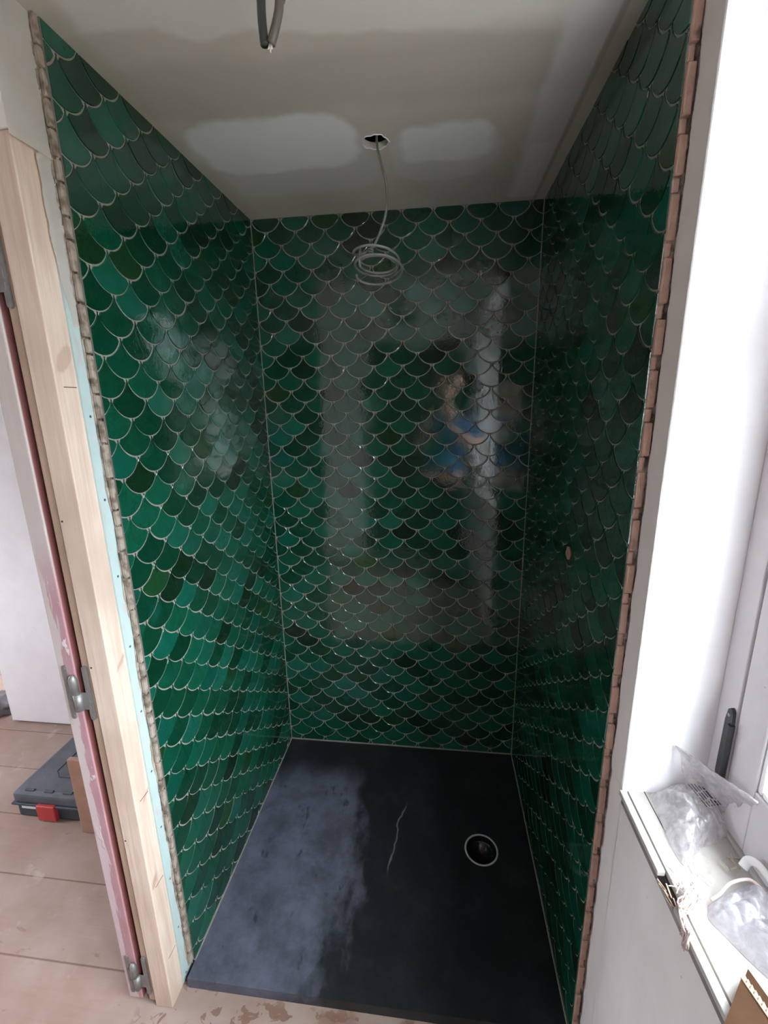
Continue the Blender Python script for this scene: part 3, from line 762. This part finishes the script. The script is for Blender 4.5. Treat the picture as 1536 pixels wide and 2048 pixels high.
tip = bp((1352, 1492), 1, YN-.008); m1 = bp((1410, 1528), 0, 1.140); m2 = bp((1515, 1605), 0, 1.150)
sheet('bag_flap', (tip, m2, sp(1500, 1665, .006), sp(1375, 1590, .030)), FILM, bag, .006)
tube('bag_seam', spline([tip, m1+Vector((-.006, 0, 0)), bp((1462, 1568), 0, 1.143), m2], 8), .0016, FILM2, bag, 6)
# fine print on the bag
bm = bmesh.new(); c0 = sp(1372, 1562+6, .055); vx = (sp(1412, 1612, .050)-sp(1374, 1566, .056)); vy = (sp(1392, 1622, .050)-sp(1374, 1566, .056)).normalized()
rnd = random.Random(3); o0 = sp(1376, 1568, .0575)
side = vx.cross(Vector((0, 0, 1))).normalized()*-1
for k in range(6):
    w0 = k*.0052; t = 0.02*k
    a0_ = rnd.uniform(0, .08)
    while a0_ < .95:
        l = rnd.uniform(.06, .35); A_ = o0+vx*a0_+side*w0; B_ = o0+vx*min(1, a0_+l)+side*w0; th_ = .0016 if k == 4 else .0007
        nz = Vector((0, 0, .0006)); q = [A_-side*th_, B_-side*th_, B_+side*th_, A_+side*th_]
        lo = [bm.verts.new(p) for p in q]; hi = [bm.verts.new(p+nz) for p in q]
        bm.faces.new(lo); bm.faces.new(hi[::-1])
        for i in range(4): bm.faces.new((lo[i], lo[(i+1) % 4], hi[(i+1) % 4], hi[i]))
        a0_ += l+rnd.uniform(.03, .1)
mesh_obj('printed_text', bm, BLACKINK, bag)

bag2 = empty('milky_plastic_bag', 'large white translucent plastic bag lying on the sill in front of the clear one', 'plastic bag')
out2 = [sp(1416, 1812), sp(1440, 1800), sp(1480, 1778), sp(1520, 1774), sp(1575, 1800), sp(1640, 1900), sp(1625, 1990), sp(1560, 1975), sp(1500, 1925), sp(1448, 1872), sp(1418, 1840)]
puff('bag_body', out2, .040, FILM2, bag2, 5.1, .008, n=30, sub=8)
tube('bag_seam', spline([sp(1422, 1800, .012), sp(1440, 1788, .016), sp(1462, 1766, .024), sp(1500, 1760, .03), sp(1530, 1785, .03), sp(1570, 1830, .02)], 8), .0022, HEMP, bag2, 6)

# white curved plastic strap behind the milky bag
strap = tube('plastic_strap', spline([sp(1486, 1735, .022), sp(1497, 1722, .034), sp(1515, 1728, .040), sp(1535, 1752, .036), sp(1560, 1790, .030)], 10), .0066, WPLAST, None, 12, flat=.4)
tag(strap, 'curved white plastic strap rising behind the milky plastic bag', 'strap')

# frayed fibre tuft over the sill edge
bm = bmesh.new(); rnd = random.Random(12)
a_ = sp(1398, 1784, .010); b_ = sp(1376, 1812, .010); e_ = bp((1374, 1848), 0, XR-.014); g_ = bp((1370, 1905), 0, XR-.012)
for k in range(46):
    j = lambda s: Vector((rnd.gauss(0, s), rnd.gauss(0, s), rnd.gauss(0, s*.6)))
    st_ = a_+j(.006) if k % 2 else sp(rnd.uniform(1388, 1406), rnd.uniform(1776, 1792), .006)
    en = e_+(g_-e_)*rnd.uniform(.0, 1.0)+Vector((-abs(rnd.gauss(0, .002)), rnd.gauss(0, .004), 0)); mid = e_+Vector((-abs(rnd.gauss(0, .003)), rnd.gauss(0, .0045), .004))
    add_tube(bm, spline([st_, b_+Vector((rnd.gauss(0, .004), rnd.gauss(0, .006), rnd.uniform(0, .008))), sp(1368, 1822, .003)+Vector((-.004, rnd.gauss(0, .004), rnd.uniform(0, .004))), mid, en], 4), rnd.uniform(.0006, .0016), 5)
for k in range(26):
    A_ = sp(rnd.uniform(1345, 1402), rnd.uniform(1745, 1790), rnd.uniform(.004, .010)); add_tube(bm, [A_, A_+Vector((rnd.uniform(-.012, .012), rnd.uniform(-.02, .02), rnd.uniform(0, .006)))], .0008, 5)
tf = mesh_obj('fibre_tuft', bm, HEMP, None, True); tf['kind'] = 'stuff'
tag(tf, 'frayed pale fibre tuft hanging over the edge of the window sill', 'fibre')

# loose straws
for k, (a, b) in enumerate((((1452, 1714), (1482, 1719)), ((1461, 1706), (1470, 1726)), ((1462, 1718), (1480, 1738)), ((1443, 1722), (1458, 1740)), ((1462, 1738), (1480, 1735)))):
    s_ = tube('straw', [sp(*a, .002+.002*k), sp((a[0]+b[0])/2, (a[1]+b[1])/2, .0032+.002*k), sp(*b, .002+.002*k)], .0011, STRAW, None, 6)
    tag(s_, ['longest dry straw of the small heap, lying across to the curved white strap', 'short dry straw crossing upright over the long one in the sill heap', 'slanting dry straw in the middle of the sill heap, nearest the strap', 'dry straw at the left end of the small sill heap', 'lowest dry straw of the sill heap, lying level below the others'][k], 'straw', 'loose straws on the window sill')

# piece of cardboard with open fluting
cd = empty('cardboard_piece', 'brown corrugated cardboard piece at the bottom right end of the sill', 'cardboard')
A0 = sp(1486, 1966, .012); A1 = sp(1455, 2050, .012); A2 = sp(1560, 2075, .030)
dirx = (A2-A0); diry = (A1-A0)*2.6
dn = dirx.cross(diry).normalized()
if dn.z < 0: dn = -dn
def slab(name, o_, u_, v_, n_, th_, mat, par):
    bm = bmesh.new(); q = [o_, o_+u_, o_+u_+v_, o_+v_]; lo = [bm.verts.new(p) for p in q]; hi = [bm.verts.new(p+n_*th_) for p in q]
    bm.faces.new(lo); bm.faces.new(hi[::-1])
    for i in range(4): bm.faces.new((lo[i], lo[(i+1) % 4], hi[(i+1) % 4], hi[i]))
    return mesh_obj(name, bm, mat, par)
dyn = diry.normalized()
slab('lower_liner', A0-dyn*.022, dirx, diry, dn, .0007, CARD, cd); slab('upper_liner', A0+dn*.0052-dirx*.0, dirx*.99, diry, dn, .0007, CARD, cd)
bm = bmesh.new(); nU = 90; rows = []
for i in range(nU+1):
    t = i/nU; hgt = .0029+.0022*math.sin(t*2*math.pi*9); p = A0+dirx*t+dn*hgt-dyn*.009; rows.append((bm.verts.new(p), bm.verts.new(p+diry*1.0), bm.verts.new(p+dn*.0007), bm.verts.new(p+dn*.0007+diry)))
for i in range(nU):
    r0_, r1_ = rows[i], rows[i+1]
    bm.faces.new((r0_[0], r1_[0], r1_[1], r0_[1])); bm.faces.new((r0_[2], r1_[2], r1_[3], r0_[3])); bm.faces.new((r0_[0], r1_[0], r1_[2], r0_[2]))
mesh_obj('fluting', bm, CARDE, cd)
tube('torn_edge', [A0+dn*.0060+dirx*k/6 for k in range(7)], .0011, CARDE, cd, 6)

# ================================================================== PERSON behind the camera (seen only mirrored in the glazed back wall)
SHIRT = simple('blue_shirt_cloth', (.035, .105, .24), .85, 0, .2, 30, .3)
TROUS = simple('dark_work_trousers', (.03, .032, .036), .9, 0, .2, 30, .3)
SKIN = simple('skin', (.55, .33, .25), .5, 0, .06, 20, .05)
HAIR = simple('brown_hair', (.06, .035, .02), .6, 0, .2, 80, .4)
SHOE = simple('dark_shoe', (.03, .028, .026), .6)
def skin_chain(name, verts, edges, radii, mat, parent, root=0, sub=2):
    me = bpy.data.meshes.new(name); me.from_pydata(verts, edges, []); o = bpy.data.objects.new(name, me); C.objects.link(o); o.parent = parent
    o.modifiers.new('skin', 'SKIN'); sd = o.modifiers.new('sub', 'SUBSURF'); sd.levels = sub; sd.render_levels = sub
    for i, r_ in enumerate(radii): me.skin_vertices[0].data[i].radius = (r_, r_) if not isinstance(r_, tuple) else r_
    me.skin_vertices[0].data[root].use_root = True
    me.materials.append(mat); return o
per = empty('person', 'person in a blue shirt and dark trousers standing opposite, mirrored in the back tiles', 'person')
px, py = .735, -1.22
V = [(0, 0, .93), (0, 0, 1.08), (0, .01, 1.24), (0, 0, 1.36), (0, .01, 1.45), (0, .03, 1.53),
     (-.17, 0, 1.37), (-.22, .05, 1.16), (-.165, .20, 1.335), (.17, 0, 1.37), (.22, .05, 1.15), (.03, .20, 1.335),
     (-.09, 0, .86), (-.10, .01, .46), (-.10, -.02, .07), (.09, 0, .86), (.10, .01, .46), (.10, -.02, .07), (-.105, .12, .03), (.105, .12, .03)]
E_ = [(0,1),(1,2),(2,3),(3,4),(4,5),(3,6),(6,7),(7,8),(3,9),(9,10),(10,11),(0,12),(12,13),(13,14),(0,15),(15,16),(16,17),(14,18),(17,19)]
Rr = [(.155,.11),(.145,.10),(.165,.11),(.14,.09),.055,.055,.06,.045,.032,.06,.045,.032,.088,.062,.042,.088,.062,.042,.035,.035]
skin_chain('body', [(px+a, py+b, c+FL) for a, b, c in V], E_, Rr, SKIN, per)
skin_chain('shirt', [(px+a, py+b, c+FL) for a, b, c in [V[0], V[1], V[2], V[3], (0, .0, 1.42), V[6], (-.205, .03, 1.23), V[9], (.205, .03, 1.23)]],
           [(0,1),(1,2),(2,3),(3,4),(3,5),(5,6),(3,7),(7,8)], [(.175,.125),(.165,.12),(.185,.13),(.16,.11),.07,.075,.062,.075,.062], SHIRT, per)
skin_chain('trousers', [(px+a, py+b, c+FL) for a, b, c in [(0, 0, .97), (-.09, 0, .86), V[13], (-.10, -.01, .12), (.09, 0, .86), V[16], (.10, -.01, .12)]],
           [(0,1),(1,2),(2,3),(0,4),(4,5),(5,6)], [(.165,.12),.105,.08,.065,.105,.08,.065], TROUS, per)
bm = bmesh.new(); bmesh.ops.create_uvsphere(bm, u_segments=32, v_segments=24, radius=1)
for v in bm.verts:
    c_ = v.co.copy(); jaw = 1-.22*max(0, -c_.z)
    v.co = Vector((c_.x*.076*jaw, c_.y*.094*(1-.12*max(0, -c_.z)), c_.z*.118))
    if c_.y > 0:
        nose = math.exp(-((c_.x/.16)**2+((c_.z+.12)/.2)**2)); v.co.y += .020*nose
        for sx_ in (-1, 1): v.co.y -= .008*math.exp(-(((c_.x-sx_*.42)/.2)**2+((c_.z-.08)/.14)**2))
    v.co += Vector((px-.0, py+.045, 1.615+FL))
hd = mesh_obj('head', bm, SKIN, per, True)
for sx_ in (-1, 1):
    bm = bmesh.new(); bmesh.ops.create_uvsphere(bm, u_segments=12, v_segments=8, radius=.011)
    for v in bm.verts: v.co += Vector((px+sx_*.031, py+.118, 1.622+FL))
    mesh_obj('eye', bm, BLACKINK, hd, True)
    bm = bmesh.new(); bmesh.ops.create_uvsphere(bm, u_segments=12, v_segments=8, radius=1)
    for v in bm.verts: v.co = Vector((v.co.x*.008, v.co.y*.018, v.co.z*.030))+Vector((px+sx_*.077, py+.04, 1.61+FL))
    mesh_obj('ear', bm, SKIN, hd, True)
tube('mouth', [(px-.022, py+.121, 1.562+FL), (px, py+.127, 1.560+FL), (px+.022, py+.121, 1.562+FL)], .0045, TERRA, hd, 8)
bm = bmesh.new(); bmesh.ops.create_uvsphere(bm, u_segments=28, v_segments=20, radius=1)
bmesh.ops.delete(bm, geom=[v for v in bm.verts if v.co.z < (.45 if v.co.y > .2 else -.45)], context='VERTS')
for v in bm.verts: v.co = Vector((v.co.x*.083, v.co.y*.100, v.co.z*.126))+Vector((px, py+.040, 1.618+FL))
mesh_obj('hair', bm, HAIR, hd, True)
for sx_, wx, wz in ((-1, -.165, 1.335), (1, .03, 1.335)):
    w0 = Vector((px+wx, py+.20, wz+FL)); pal = w0+Vector((-sx_*.008, .055, .045))
    vs = [tuple(w0), tuple(pal)]; es = [(0, 1)]; rs = [.024, (.030, .016)]
    for k, L_ in enumerate((.062, .072, .068, .052)):
        b0 = pal+Vector(((k-1.5)*.017, .016, .026)); b1 = b0+Vector((-sx_*.010, .012, L_*.5)); b2 = b1+Vector((-sx_*.022, -.004, L_*.35))
        i0 = len(vs); vs += [tuple(b0), tuple(b1), tuple(b2)]; es += [(1, i0), (i0, i0+1), (i0+1, i0+2)]; rs += [.0095, .0088, .0078]
    th0 = pal+Vector((-sx_*.030, .010, .004)); th1 = th0+Vector((-sx_*.018, .010, .022)); i0 = len(vs); vs += [tuple(th0), tuple(th1)]; es += [(1, i0), (i0, i0+1)]; rs += [.011, .009]
    skin_chain('hand', vs, es, rs, SKIN, per, 0, 1)
for sx_ in (-1, 1):
    bm = bmesh.new(); add_box(bm, px+sx_*.10-.045, px+sx_*.10+.045, py-.085, py+.185, FL+.001, FL+.075, .028, 4); mesh_obj('shoe', bm, SHOE, per, True)
